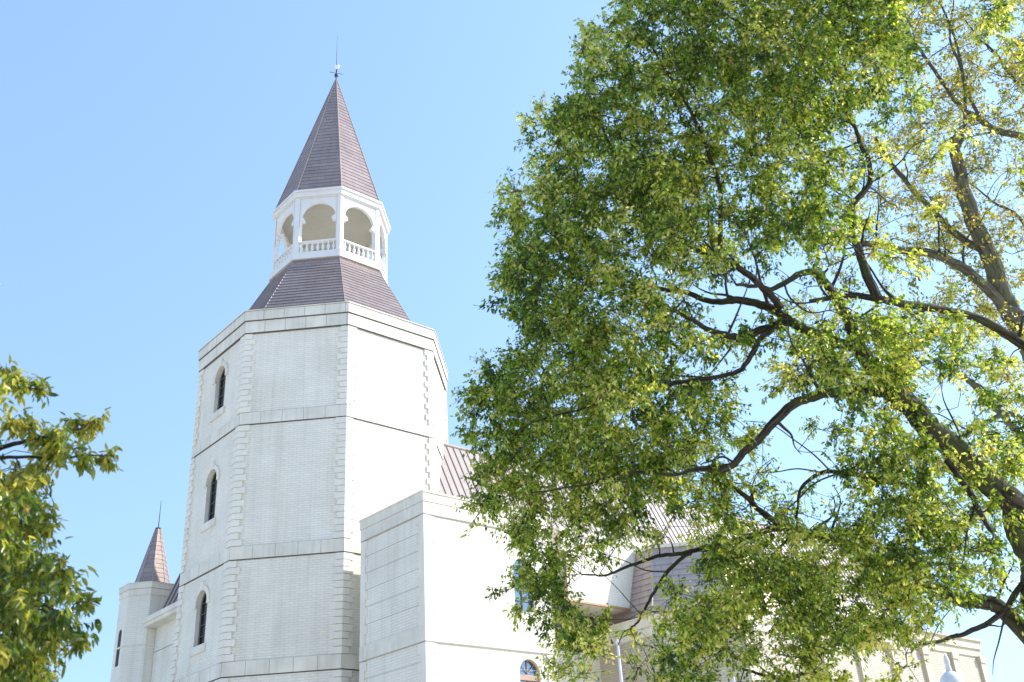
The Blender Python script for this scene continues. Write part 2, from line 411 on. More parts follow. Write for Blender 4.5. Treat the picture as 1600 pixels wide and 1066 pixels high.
for i in wins:
    zb, zs, zt = wins[i]; op = (1.25, 1.93, zb, zs, zt)
    w = arch_window(T, f0, op, .175, M['glass'], M['frame'])
    sl = MB(); f0.box(sl, 1.13, 2.05, zb - .22, zb, -.05, .05); obj('sill', sl, M['stone'], w)
    hd = MB()                                       # arch surround with square shoulders and a keystone
    A = arch_pts(1.25, 1.93, zs, zt, 12)
    for (a, za), (b, zb2) in zip(A[:-1], A[1:]):
        uc = 1.59; ra, rb = 1.42, 1.42
        q = lambda u, z: (uc + (u - uc) * 1.42, zs + (z - zs) * 1.36)
        (c1, d1), (c2, d2) = q(a, za), q(b, zb2)
        lo = [f0.p(a, za, .04), f0.p(b, zb2, .04), f0.p(c2, d2, .04), f0.p(c1, d1, .04)]
        hd.face(lo)
        hd.face([f0.p(c1, d1, .04), f0.p(c2, d2, .04), f0.p(c2, d2, -.01), f0.p(c1, d1, -.01)])
        hd.face([f0.p(b, zb2, .04), f0.p(a, za, .04), f0.p(a, za, -.03), f0.p(b, zb2, -.03)])
    f0.box(hd, 1.09, 1.25, zs - .09, zs, -.02, .042); f0.box(hd, 1.93, 2.09, zs - .09, zs, -.02, .042)
    kb = [f0.p(1.53, zt - .02, .075), f0.p(1.65, zt - .02, .075), f0.p(1.65, zt - .02, 0), f0.p(1.53, zt - .02, 0)]
    kt = [f0.p(1.49, zt + .24, .075), f0.p(1.69, zt + .24, .075), f0.p(1.69, zt + .24, 0), f0.p(1.49, zt + .24, 0)]
    hd.hexa(kb, kt)
    obj('arch_surround', hd, M['stone'], w)
for z0, z1 in bands:
    mb = MB(); mb.prism(octa(TC, RB), z0, z1)
    b = obj('string_course', mb, M['panel'], T)
    mb = MB(); mb.prism(octa(TC, RB - .012), z0 - .026, z0 - .001); obj('shadow_gap_strip', mb, M['gapdark'], b)  # dark strip painting the shadow line at the joint under the band
cm = MB()
cm.prism(octa(TC, RC - .04), zc0, 15.455); cm.prism(octa(TC, RC), 15.483, 15.80)
cm.prism(octa(TC, RC + .03), 15.80, 15.835)
cor = obj('cornice', cm, M['panel'], T)
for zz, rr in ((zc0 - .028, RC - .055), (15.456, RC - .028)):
    mb = MB(); mb.prism(octa(TC, rr), zz, zz + .0255); obj('shadow_gap_strip', mb, M['gapdark'], cor)  # shadow lines between cornice courses put in as dark strips
for k in range(8):
    mb = MB()
    quoin_stack(mb, TC, RW, k, [(12.43, zc0 - .03), (8.43, 12.03), (5.35, 8.03), (1.67, 4.95), (GZ, 1.29)], flip=bool(k % 2))
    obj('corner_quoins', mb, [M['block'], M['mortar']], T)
tiled_roof(T, TC, 3.66, 15.75, 2.01, 18.86, 21, cap=.02, name='skirt_roof')

# belfry
bel = MB()
bel.prism(octa(TC, 2.02), 18.70, 18.80); bel.prism(octa(TC, 2.13), 18.80, 19.04); bel.prism(octa(TC, 2.09), 19.04, 19.09)
B = obj('belfry', bel, M['paint'], T, 'white open belfry stage with arches and balustrade')
cl = MB(); cl.prism(octa(TC, 1.98), 21.30, 21.33); obj('ceiling', cl, M['ceiling'], B)
ev = MB(); ev.prism(octa(TC, 2.06), 21.33, 21.37); ev.prism(octa(TC, 2.13), 21.37, 21.55); ev.prism(octa(TC, 2.19), 21.55, 21.625)
eb = obj('eaves_band', ev, M['paint'], B)
for k in range(8):                                  # dark butt joint where each arch panel meets its column
    f = oface(TC, 2.05, k); mb = MB(); f.box(mb, .131, .140, 20.1, 21.328, -.03, .003); obj('cover_joint', mb, M['mortar'], B)
    mb = MB(); f.box(mb, f.L - .140, f.L - .131, 20.1, 21.328, -.03, .003); obj('cover_joint', mb, M['mortar'], B)
RBf = 2.05
for k in range(8):
    mb = MB(); C = corner(TC, RBf, k); da = corner(TC, RBf, k - 1) - C; db = corner(TC, RBf, k + 1) - C
    da /= np.hypot(*da); db /= np.hypot(*db); ci = corner(TC, RBf - .16, k)
    A, Bb = C + da * .135, C + db * .135
    pA, pB = A + (ci - C), Bb + (ci - C)
    for poly in ([A, C, ci, pA], [C, Bb, pB, ci]):
        mb.hexa([(*p, 19.09) for p in poly], [(*p, 21.33) for p in poly])
    obj('column', mb, M['paint'], B)
bal_me = None
for k in range(8):
    f = oface(TC, RBf, k); u0, u1 = .137, f.L - .137
    mb = MB(); w = -.02; th = .12; zs, zt = 20.42, 21.14
    A = arch_pts(u0 + .05, u1 - .05, zs + .1, zt, 18)
    prof = [(u0 + .05, zs - .02)] + A + [(u1 - .05, zs - .02)]
    def strip(ww, rev):
        fs = []
        for (a, za), (b, zb2) in zip(A[:-1], A[1:]): fs.append([(a, za), (b, zb2), (b, 21.328), (a, 21.328)])
        fs.append([(u0, zs - .02), (u0 + .05, zs - .02), (u0 + .05, 21.328), (u0, 21.328)])
        fs.append([(u1 - .05, zs - .02), (u1, zs - .02), (u1, 21.328), (u1 - .05, 21.328)])
        for q in fs: mb.face([f.p(a, z, ww) for a, z in (q[::-1] if rev else q)])
    strip(w, False); strip(w - th, True)
    for (a, za), (b, zb2) in zip(prof[:-1], prof[1:]):
        mb.face([f.p(a, za, w), f.p(a, za, w - th), f.p(b, zb2, w - th), f.p(b, zb2, w)])
    for ua, sgn in ((u0, 1), (u1, -1)):              # scroll corbels under the arch ends
        pr = [(0, .16), (.06, .15), (.13, .10), (.17, .03), (.165, -.03), (.12, -.06), (.06, -.055), (.035, -.10), (0, -.16)]
        P = [(ua + sgn * a, zs + z) for a, z in pr]
        if sgn < 0: P = P[::-1]
        mb.face([f.p(a, z, w + .012) for a, z in P[::-1]]); mb.face([f.p(a, z, w - th - .012) for a, z in P])
        for (a, za), (b, zb2) in zip(P, P[1:] + P[:1]):
            mb.face([f.p(a, za, w + .012), f.p(b, zb2, w + .012), f.p(b, zb2, w - th - .012), f.p(a, za, w - th - .012)])
    obj('arch_panel', mb, M['paint'], B)
    rl = MB(); f.box(rl, u0, u1, 19.50, 19.56, -.125, -.005); f.box(rl, u0, u1, 19.092, 19.125, -.115, -.015); obj('handrail', rl, M['paint'], B)
    nb = 7
    for i in range(nb):
        u = u0 + (u1 - u0) * (i + .5) / nb
        if bal_me is None:
            bm = MB(); bm.lathe([(.045, 0), (.045, .03), (.030, .045), (.032, .07), (.055, .13), (.058, .17), (.040, .24), (.024, .29), (.024, .32), (.036, .34), (.045, .35), (.045, .378)], (0, 0, 0), 10)
            bal_me = bm.mesh('baluster', np.zeros(3)); bal_me.materials.append(M['paint'])
        o = bpy.data.objects.new('baluster', bal_me); COL.objects.link(o); o.parent = B
        p = f.p(u, 19.124, -.065); o.location = (p[0] - TC[0], p[1] - TC[1], p[2] - GZ)
tiled_roof(T, TC, 2.08, 21.627, .03, 28.35, 36, lip=.018, cap=.03, name='spire_roof')

# weathervane
VB = (TC[0], TC[1], 28.30)
W = thing('weathervane', 'small white rooster weathervane with compass arms on the tip of the tall spire', 'weathervane', VB)
mb = MB(); mb.tube([(TC[0], TC[1], 28.30), (TC[0], TC[1], 29.05)], .026, 8); mb.tube([(TC[0], TC[1], 29.05), (TC[0] - .01, TC[1], 30.72)], [.016, .007], 6)
mb.lathe([(.0, -.09), (.06, -.06), (.085, 0), (.06, .06), (0, .09)], (TC[0], TC[1], 28.60), 10)
obj('rod', mb, M['metal'], W)
for an in (20, 65 + 45, 200, 290):
    mb = MB(); d = np.array([math.cos(rad(an)), math.sin(rad(an)), 0.0]); c0 = np.array([TC[0], TC[1], 28.72])
    mb.tube([c0 + d * .03, c0 + d * .24], .009, 6); mb.tube([c0 + d * .24 + (0, 0, -.035), c0 + d * .24 + (0, 0, .035)], .009, 5); obj('compass_arm', mb, M['metal'], W)
# rooster: plan direction roughly along the image, body 4 cm thick with rounded edges
rd = np.array([math.cos(rad(-20)), math.sin(rad(-20)), 0.0]); rn = np.array([-rd[1], rd[0], 0.0])
ro = [(-.19, .36), (-.13, .40), (-.10, .44), (-.06, .40), (-.03, .32), (.03, .22), (.10, .19), (.15, .24), (.20, .26), (.24, .20), (.22, .08), (.15, -.02), (.06, -.07), (.02, -.12), (-.02, -.12), (-.03, -.06), (-.09, .00), (-.13, .10), (-.13, .22), (-.12, .30), (-.17, .31)]
ro = [(a * .58, z * .58) for a, z in ro]; mb = MB(); c0 = np.array([TC[0], TC[1], 28.97])
for sgn in (1, -1):
    out = [c0 + rd * a + (0, 0, z) + rn * .012 * sgn for a, z in ro]
    mid = c0 + rd * .017 + (0, 0, .06) + rn * .045 * sgn
    inn = [c0 + rd * (a * .75 + .01) + (0, 0, z * .75 + .015) + rn * .036 * sgn for a, z in ro]
    n = len(ro)
    for i in range(n):
        j = (i + 1) % n
        mb.face([out[i], out[j], inn[j], inn[i]], None, 0, True); mb.face([inn[i], inn[j], mid], None, 0, True)
out1 = [c0 + rd * a + (0, 0, z) + rn * .012 for a, z in ro]; out2 = [c0 + rd * a + (0, 0, z) - rn * .012 for a, z in ro]
for i in range(len(ro)):
    j = (i + 1) % len(ro); mb.face([out1[i], out1[j], out2[j], out2[i]])
obj('rooster', mb, M['gilt'], W)

# ------------------------------------------------------------------ frames for the two wings
def ud(deg): return np.array([math.cos(rad(deg)), math.sin(rad(deg))])
U42, N312, N222, U132 = ud(42), ud(312), ud(222), ud(132)
def os_(o, s): q = TC + N312 * o + U42 * s; return q            # right wing: o out of its axis, s along it
def lw(w, s): q = TC + N222 * w + U132 * s; return q            # left wing

# ------------------------------------------------------------------ annex (flat-roofed block before the tower)
AC = np.array([-2.455, 24.27]); AD, AL = 2.76, 4.08
AN = thing('flat_roofed_annex', 'flat-roofed white block with banded brick side and arched window, standing before the bell tower', 'building', (AC[0], AC[1], GZ))
fF = Face(AC, U42); fL = Face(AC + U132 * AD, -U132); fR = Face(AC + U42 * AL, U132); fB = Face(AC + U42 * AL + U132 * AD, -U42)
wall = MB()
awin = [(2.85, 3.53, 2.75, 4.45, 4.79), (2.83, 3.50, 5.98, 7.02, 7.36)]
zb0, zb1, zt0 = 4.97, 5.32, 8.06
for f, L, ops in ((fF, AL, True), (fL, AD, False), (fR, AD, False), (fB, AL, False)):
    wall_zone(wall, f, L, GZ, 5.4, awin[0] if ops else None, reveal=.2, mi_rev=1); wall_zone(wall, f, L, 5.4, zt0, awin[1] if ops else None, reveal=.2, mi_rev=1)
M['whitebrick'] = brick_mat('white_panel_tile', (0.83, 0.775, 0.665), (0.80, 0.745, 0.64), (0.67, 0.625, 0.54), w=0.3, h=0.068, gap=.005, bump=.6)
obj('wall', wall, [M['whitebrick'], M['stone']], AN)
w = arch_window(AN, fF, awin[0], .12, M['skyglass'], M['wood'], 'fan', .035, 'tan framed arched window with fan bars')
w = arch_window(AN, fF, awin[1], .12, M['skyglass'], M['frame'], 'grid', .03)
rect = lambda e: [AC - U42 * e - U132 * e, AC + U42 * (AL + e) - U132 * e, AC + U42 * (AL + e) + U132 * (AD + e), AC - U42 * e + U132 * (AD + e)]
mb = MB(); mb.prism(rect(.035), zt0, 8.36); mb.prism(rect(.02), 8.36, 8.37); mb.prism(rect(.05), 8.37, 8.60); mb.prism(rect(.075), 8.60, 8.645); obj('cornice', mb, M['stone'], AN)
mb = MB(); mb.prism(rect(.035), zb0, zb1); b = obj('string_course', mb, M['stone'], AN)
mb = MB(); mb.prism(rect(.03), zb0 - .022, zb0 - .001); obj('shadow_gap_strip', mb, M['mortar'], b)  # grey strip painting the shadow line under the string course
mb = MB(); mb.prism(rect(.03), zt0 - .022, zt0 - .001); obj('shadow_gap_strip', mb, M['mortar'], AN)  # grey strip painting the shadow line under the cornice
cps = [(AC, -1), ]
def pilaster(f, ua, ub, z0, z1, tooth_at, sgn):
    mb = MB(); f.box(mb, ua, ub, z0, z1, -.01, .028)
    n = int((z1 - z0) / .44)
    for i in range(n):
        z = z1 - .44 * i
        a, b = (tooth_at, tooth_at + sgn * .085); f.box(mb, min(a, b), max(a, b), z - .23, z - .012, -.01, .024)
    return mb
for z0, z1 in ((zb1, zt0 - .03), (GZ, zb0 - .03)):
    obj('corner_pilaster', pilaster(fL, -.028, .19, z0, z1, .192, 1), M['block'], AN)
    obj('corner_pilaster', pilaster(fL, AD - .20, AD + .028, z0, z1, AD - .202, -1), M['block'], AN)
    obj('corner_pilaster', pilaster(fF, 0, .20, z0, z1, .202, 1), M['block'], AN)
    obj('corner_pilaster', pilaster(fF, AL - .20, AL + .028, z0, z1, AL - .202, -1), M['block'], AN)
mb = MB()
for z0, z1 in ((zb1, zt0 - .03), (GZ, zb0 - .03)):
    z = z1 - .42
    while z > z0 + .2:
        fL.box(mb, .2, AD - .2, z - .007, z + .007, -.01, .003); fF.box(mb, .2, AL - .2, z - .004, z + .004, -.01, .002); z -= .44
    fF.box(mb, 2.396, 2.404, z0, z1, -.01, .0035)
obj('panel_joint', mb, M['mortar'], AN)

# ------------------------------------------------------------------ right wing (steep seamed roof)
WB = os_(4.1, 14)
RW_ = thing('right_wing', 'long white church wing with steep pale brown ribbed roof behind the big tree', 'building', (WB[0], WB[1], GZ))
s0, s1 = 1.2, 26.0
zroof = lambda o: 12.65 - (o - 2.24) * 2.1
def roof_wing(parent, P, s0, s1, o_top, o_eave, zf, rib, axis_o=0.0):
    """steep slope on the seen side, flat ridge deck, same slope behind; ribs are real battens"""
    mb = MB(); t, e = o_top, o_eave
    pt = lambda o, s, z: (*P(o, s), z)
    zt_, ze = zf(t), zf(e)
    mb.face([pt(e, s0, ze), pt(e, s1, ze), pt(t, s1, zt_), pt(t, s0, zt_)])
    mb.face([pt(t, s0, zt_), pt(t, s1, zt_), pt(-t, s1, zt_), pt(-t, s0, zt_)])
    mb.face([pt(-e, s1, ze), pt(-e, s0, ze), pt(-t, s0, zt_), pt(-t, s1, zt_)])
    mb.face([pt(e, s0, ze), pt(t, s0, zt_), pt(-t, s0, zt_), pt(-e, s0, ze)]); mb.face([pt(-e, s1, ze), pt(-t, s1, zt_), pt(t, s1, zt_), pt(e, s1, ze)])
    r = obj('roof', mb, M['seam'], parent)
    rb = MB(); n = int((s1 - s0) / rib)
    sl = (zf(t) - zf(e)) / (e - t); nn = np.array([sl, 1.0]) / math.hypot(sl, 1)
    for i in range(n + 1):
        s = s0 + .1 + i * rib
        a = [pt(e, s - .010, ze), pt(e, s + .010, ze), pt(t, s + .010, zt_), pt(t, s - .010, zt_)]
        b = [pt(e + nn[0] * .025, s - .010, ze + nn[1] * .025), pt(e + nn[0] * .025, s + .010, ze + nn[1] * .025), pt(t + nn[0] * .025, s + .010, zt_ + nn[1] * .025), pt(t + nn[0] * .025, s - .010, zt_ + nn[1] * .025)]
        rb.hexa(a, b)
    obj('standing_seams', rb, M['seamrib'], r)
    rc = MB(); rc.tube([pt(t - .02, s0, zt_ + .02), pt(t - .02, s1, zt_ + .02)], .07, 8); obj('ridge_capping', rc, M['seam'], r)
    return r
roof_wing(RW_, os_, s0, s1, 2.2, 3.75, zroof, .28)
mb = MB()
for (oa, sa, ob, sb) in ((4.1, s0, 4.1, s1), (-4.1, s1, -4.1, s0), (-4.1, s0, 4.1, s0), (4.1, s1, -4.1, s1)):
    A, Bq = os_(oa, sa), os_(ob, sb); f = Face(A, Bq - A); wall_zone(mb, f, math.dist(A, Bq), GZ, 9.3)
mb.face([(*os_(4.1, s0), 9.3), (*os_(4.1, s1), 9.3), (*os_(3.2, s1), 9.3), (*os_(3.2, s0), 9.3)])
obj('wall', mb, M['whitebrick'], RW_)
BO, BU, BS0, BS1 = 6.5, 7.5, 3.05, 12.6; BL = BS1 - BS0; ZU, ZT = 6.42, 8.3
fW = Face(os_(BO, BS0), U42); fU = Face(os_(BU, BS0), U42)
mb = MB()
wall_zone(mb, fW, BL, GZ, 5.35); wall_zone(mb, fU, BL, ZU, ZT)
wall_zone(mb, Face(os_(4.1, BS0), N312), BO - 4.1, GZ, ZU); wall_zone(mb, Face(os_(4.1, BS0), N312), BU - 4.1, ZU, ZT)
wall_zone(mb, Face(os_(BO, BS1), -N312), BO - 4.1, GZ, ZU); wall_zone(mb, Face(os_(BU, BS1), -N312), BU - 4.1, ZU, ZT)
mb.face([(*os_(BU, BS0), ZT), (*os_(BU, BS1), ZT), (*os_(4.1, BS1), ZT), (*os_(4.1, BS0), ZT)])
mb.face([(*os_(BO - .35, BS0), ZU), (*os_(BO - .35, BS1), ZU), (*os_(BU, BS1), ZU), (*os_(BU, BS0), ZU)])
mb.face([fW.p(0, 5.35, 0), fW.p(BL, 5.35, 0), fW.p(BL, 5.35, -.35), fW.p(0, 5.35, -.35)])
mb.face([fW.p(0, 5.35, -.35), fW.p(BL, 5.35, -.35), fW.p(BL, ZU, -.35), fW.p(0, ZU, -.35)])
obj('bay_wall', mb, M['whitebrick'], RW_)
mb = MB(); fU.box(mb, 0, BL, ZU - .012, ZU + .04, -.02, .05); obj('copper_flashing', mb, M['copper'], RW_)
mb = MB(); mb.prism([os_(BU + .05, BS0 - .05), os_(BU + .05, BS1 + .05), os_(4.12, BS1 + .05), os_(4.12, BS0 - .05)], ZT, ZT + .16); obj('parapet_coping', mb, M['stone'], RW_)
mb = MB()
for i in range(12):
    z = 5.38 + i * .085
    b = [fW.p(.1, z, -.03), fW.p(BL - .1, z, -.03), fW.p(BL - .1, z + .05, -.2), fW.p(.1, z + .05, -.2)]
    mb.hexa(b, [(p[0], p[1], p[2] + .018) for p in b])
lv = obj('louvre_band', mb, M['louvre'], RW_, 'dark horizontal louvres below the copper edge')
for u in np.arange(2.2, BL, 1.5):
    mb = MB(); fW.box(mb, u - .03, u + .03, 5.352, ZU - .002, -.06, .01); obj('mullion', mb, M['gilt'], lv)
mb = MB(); q = fU.p(.06, 0, .035); mb.tube([(q[0], q[1], ZU + .05), (q[0], q[1], ZT - .5)], .025, 8); obj('downpipe', mb, M['copper'], RW_, 'thin copper-coloured downpipe')

# ------------------------------------------------------------------ left wing
LWB = lw(2.65, 8)
LW = thing('left_wing', 'low wing with dark navy seamed roof and boxed white eaves between tower and turret', 'building', (LWB[0], LWB[1], GZ))
le0, le1 = -1.5, 6.1
zl = lambda o: 8.14 + (2.86 - o) * 2.5
# this wing runs towards U132; seen side faces N222
def lpt(o, s): return lw(o, s)
lr1 = 5.2
mb = MB(); t, e = 1.72, 2.86
P3 = lambda o, s, z: (*lw(o, s), z)
mb.face([P3(e, lr1, zl(e)), P3(e, le0, zl(e)), P3(t, le0, zl(t)), P3(t, lr1, zl(t))])
mb.face([P3(t, lr1, zl(t)), P3(t, le0, zl(t)), P3(-t, le0, zl(t)), P3(-t, lr1, zl(t))])
mb.face([P3(-e, le0, zl(e)), P3(-e, lr1, zl(e)), P3(-t, lr1, zl(t)), P3(-t, le0, zl(t))])
mb.face([P3(e, lr1, zl(e)), P3(t, lr1, zl(t)), P3(-t, lr1, zl(t)), P3(-e, lr1, zl(e))])
r = obj('roof', mb, M['seam'], LW)
rb = MB(); nn = np.array([2.5, 1.0]) / math.hypot(2.5, 1)
for s in np.arange(le0, lr1, .36):
    a = [P3(e, s + .016, zl(e)), P3(e, s - .016, zl(e)), P3(t, s - .016, zl(t)), P3(t, s + .016, zl(t))]
    b = [P3(o + nn[0] * .035, s + d, zl(o) + nn[1] * .035) for o, d in ((e, .016), (e, -.016), (t, -.016), (t, .016))]
    rb.hexa(a, b)
obj('standing_seams', rb, M['seamrib'], r)
fLW = Face(lw(2.55, le1), -U132); Lq = le1 - le0
mb = MB(); wall_zone(mb, fLW, Lq, GZ, 7.86)
fe = Face(lw(2.55, le1), N222 * -1); wall_zone(mb, Face(lw(-2.55, le1), N222), 5.1, GZ, 7.86); wall_zone(mb, Face(lw(-2.55, le0), U132), Lq, GZ, 7.86)
obj('wall', mb, M['whitebrick'], LW)
mb = MB(); fLW.box(mb, 0, Lq, 7.08, 7.10, -.01, .004); fLW.box(mb, 0, Lq, 4.96, 4.99, -.01, .004); obj('panel_joint', mb, M['louvre'], LW)
mb = MB(); fLW.box(mb, 0, Lq, 7.86, 7.98, -.02, .42); fLW.box(mb, 0, Lq, 7.98, 8.14, -.02, .47); obj('eaves_gutter', mb, M['stone'], LW)

# ------------------------------------------------------------------ small turret
KT_ = 1.03
TT = np.array([-12.47, 33.5]) * KT_
q_ = lambda *a: tuple(x * KT_ for x in a) if len(a) > 1 else a[0] * KT_
TU = thing('corner_turret', 'small white octagonal turret with short purplish-brown spire at the far left of the church', 'turret', (TT[0], TT[1], GZ))
wall = MB(); top_ = q_(.24, .52, 6.55, 7.55, 7.70)
for k in range(8):
    f = oface(TT, q_(.955), k); wall_zone(wall, f, f.L, GZ, q_(8.70), top_ if k == 0 else None, uo=k * .8, reveal=.10, mi_rev=1)
obj('wall', wall, [M['whitebrick'], M['stone']], TU)
f = oface(TT, q_(.955), 0); arch_window(TU, f, top_, .06, M['skyglass'], M['frame'], 'grid', .022)
mb = MB(); mb.prism(octa(TT, q_(.985)), q_(8.70), q_(8.90)); mb.prism(octa(TT, q_(.965)), q_(8.90), q_(8.91)); mb.prism(octa(TT, q_(1.01)), q_(8.91), q_(9.08)); mb.prism(octa(TT, q_(1.03)), q_(9.08), q_(9.11)); obj('parapet', mb, M['stone'], TU)
for z in (7.09, 5.55):
    mb = MB(); mb.prism(octa(TT, q_(.968)), q_(z), q_(z + .05 if z > 6 else z + .2)); obj('string_course', mb, M['stone'], TU)
tiled_roof(TU, TT, q_(.60), q_(9.08), q_(.085), q_(11.17), 13, lip=.012, cap=.018, name='spire_roof')
mb = MB(); mb.prism(octa(TT, .10), q_(11.15), q_(11.20)); mb.tube([(*TT, q_(11.2)), (*TT, q_(12.18))], [.018, .008], 6); obj('finial', mb, M['metal'], TU)

# ------------------------------------------------------------------ octagonal pavilion at the right
PC = np.array([3.2, 28.0]) - 3.3 * np.array([math.cos(ROT + math.pi / 4), math.sin(ROT + math.pi / 4)])
PV = thing('octagonal_pavilion', 'low octagonal pavilion with steep mauve tiled roof, half hidden by the tree', 'pavilion', (PC[0], PC[1], GZ))
wall = MB()
for k in range(8):
    f = oface(PC, 3.24, k); wall_zone(wall, f, f.L, GZ, 5.5, None, uo=k * 2.5)
obj('wall', wall, M['cream'], PV)
mb = MB(); mb.prism(octa(PC, 3.27), 5.5, 5.72); mb.prism(octa(PC, 3.3), 5.73, 6.0); mb.prism(octa(PC, 3.25), 5.72, 5.73); mb.prism(octa(PC, 3.33), 6.0, 6.03); obj('parapet', mb, M['stone'], PV)
tiled_roof(PV, PC, 3.0, 5.98, 2.3, 8.1, 12, name='skirt_roof', mats=roof_mat('mauve_roof_tile', (0.48, 0.39, 0.35), (0.44, 0.355, 0.32), (0.24, 0.19, 0.17), .6, 1.0))
mb = MB(); mb.prism(octa(PC, 2.36), 8.1, 8.2); obj('roof_deck', mb, M['stone'], PV)

# ------------------------------------------------------------------ low cream wing at the far right
QB = os_(6.5, 20)
QW = thing('cream_wing', 'low cream flat-roofed wing with pilasters, seen through leaves at the lower right', 'building', (QB[0], QB[1], GZ))
fq = Face(os_(6.5, 13), U42); Lq2 = 14.9
mb = MB()
for f, L in ((fq, Lq2), (Face(os_(6.5, 13 + Lq2), U132), 3), (Face(os_(3.5, 13), -U132), 3), (Face(os_(3.5, 13 + Lq2), -U42), Lq2)): wall_zone(mb, f, L, GZ, 7.1)
obj('wall', mb, M['cream'], QW)
rq = lambda e: [os_(6.5 + e, 13 - e), os_(6.5 + e, 13 + Lq2 + e), os_(3.5 - e, 13 + Lq2 + e), os_(3.5 - e, 13 - e)]
mb = MB(); mb.prism(rq(.05), 7.0, 7.3); mb.prism(rq(.12), 7.3, 7.62); mb.prism(rq(.2), 7.62, 7.7); obj('cornice', mb, M['creamtrim'], QW)
for u in np.arange(1.0, Lq2, 2.3):
    mb = MB(); fq.box(mb, u - .2, u + .2, GZ, 7.0, -.01, .12); fq.box(mb, u - .26, u + .26, 6.75, 7.0, -.01, .17); obj('pilaster', mb, M['creamtrim'], QW)

# ------------------------------------------------------------------ poles and street lamp
def pole(U, V, Y, label):
    d = ray(U, V); p = d * (Y / d[1])
    t = thing('flagpole', label, 'flagpole', (p[0], p[1], GZ), 'slim white flagpoles before the church')
    mb = MB(); mb.tube([(p[0], p[1], GZ + .02), (p[0], p[1], p[2])], [.06, .026], 10); obj('shaft', mb, M['pole'], t)
    mb = MB(); mb.lathe([(0, -.02), (.03, 0), (.036, .03), (.03, .06), (0, .08)], (p[0], p[1], p[2]), 12); obj('cap', mb, M['pole'], t)
    mb = MB(); mb.lathe([(.0, .12), (.09, .12), (.12, .02), (.12, 0)], (p[0], p[1], GZ), 14); obj('base', mb, M['pole'], t)
pole(965, 1005, 22, 'taller slim white flagpole right of the arched annex window')
pole(1145, 1053, 22, 'white flagpole whose tip just shows below the leaves, right of the pavilion corner')
lp = ray(1483, 1049); lp = lp * (18 / lp[1])
SL = thing('street_lamp', 'white globe street lamp with pointed finial before the cream wing', 'street lamp', (lp[0], lp[1], GZ))
mb = MB(); mb.tube([(lp[0], lp[1], GZ), (lp[0], lp[1], 2.02)], [.06, .04], 12); mb.lathe([(.16, 0), (.16, .08), (.09, .2), (.06, .4)], (lp[0], lp[1], GZ), 16); obj('post', mb, M['pole'], SL)
mb = MB(); mb.lathe([(.05, -.62), (.13, -.56), (.19, -.44), (.215, -.3), (.205, -.2), (.17, -.1), (.10, -.03), (.045, 0)], (lp[0], lp[1], lp[2]), 24); obj('globe', mb, M['lampwhite'], SL)
mb = MB(); mb.lathe([(.05, -.01), (.05, .03), (.035, .10), (.05, .16), (.03, .24), (.0, .30)], (lp[0], lp[1], lp[2]), 12); obj('finial', mb, M['lampwhite'], SL)

# ------------------------------------------------------------------ trees
def smooth(P, n=7):
    P = np.asarray(P, float); m = len(P); out = []
    for i in range(m - 1):
        p0, p1, p2, p3 = P[max(i - 1, 0)], P[i], P[i + 1], P[min(i + 2, m - 1)]
        for t in np.linspace(0, 1, n, endpoint=False):
            out.append(.5 * ((2 * p1) + (p2 - p0) * t + (2 * p0 - 5 * p1 + 4 * p2 - p3) * t * t + (3 * p1 - p0 - 3 * p2 + p3) * t ** 3))
    out.append(P[-1]); return np.array(out)
def fast_mesh(name, V, Fq, mats, tint=None, off=None, smooth_=False):
    me = bpy.data.meshes.new(name); V = V - off if off is not None else V
    nf, k = Fq.shape
    me.vertices.add(len(V)); me.vertices.foreach_set('co', V.astype(np.float32).ravel())
    me.loops.add(nf * k); me.loops.foreach_set('vertex_index', Fq.astype(np.int32).ravel())
    me.polygons.add(nf); me.polygons.foreach_set('loop_start', np.arange(0, nf * k, k, dtype=np.int32))
    if smooth_: me.polygons.foreach_set('use_smooth', np.ones(nf, bool))
    if tint is not None:
        a = me.attributes.new('tint', 'FLOAT', 'FACE'); a.data.foreach_set('value', tint.astype(np.float32))
    me.update(calc_edges=True); me.materials.append(mats); return me
def unit(a): return a / (np.linalg.norm(a, axis=-1, keepdims=True) + 1e-9)

def leaves(rng, base, direc, size, tint, droop, width=.5):
    """vectorised folded leaves: base points, growth directions"""
    n = len(base)
    d = unit(direc + rng.normal(0, .35, (n, 3)) + np.array([0, 0, -1.0]) * droop[:, None])
    up = unit(rng.normal(0, 1, (n, 3)) * .8 + np.array([0, 0, 1.0]))
    s = unit(np.cross(d, up)); nn = np.cross(s, d)
    L = size * rng.uniform(.65, 1.15, n); Wd = L * width * rng.uniform(.8, 1.15, n)
    fold = .22 * Wd; curl = rng.uniform(-.05, .22, n) * L
    c = lambda a, b, e: base + d * (a * L)[:, None] + s * (b * Wd)[:, None] + nn * (e)[:, None]
    z = np.zeros(n); o = np.ones(n)
    P = np.stack([c(z, z, z), c(o * .30, -.46 * o, fold), c(o * .68, -.40 * o, fold - curl * .5), c(o, z, -curl), c(o * .68, .40 * o, fold - curl * .5), c(o * .30, .46 * o, fold)], 1)
    V = P.reshape(-1, 3); i = np.arange(n)[:, None] * 6
    Fq = np.concatenate([i + np.array([[0, 3, 2, 1]]), i + np.array([[0, 5, 4, 3]])], 0)
    return V, Fq, np.concatenate([tint, tint])
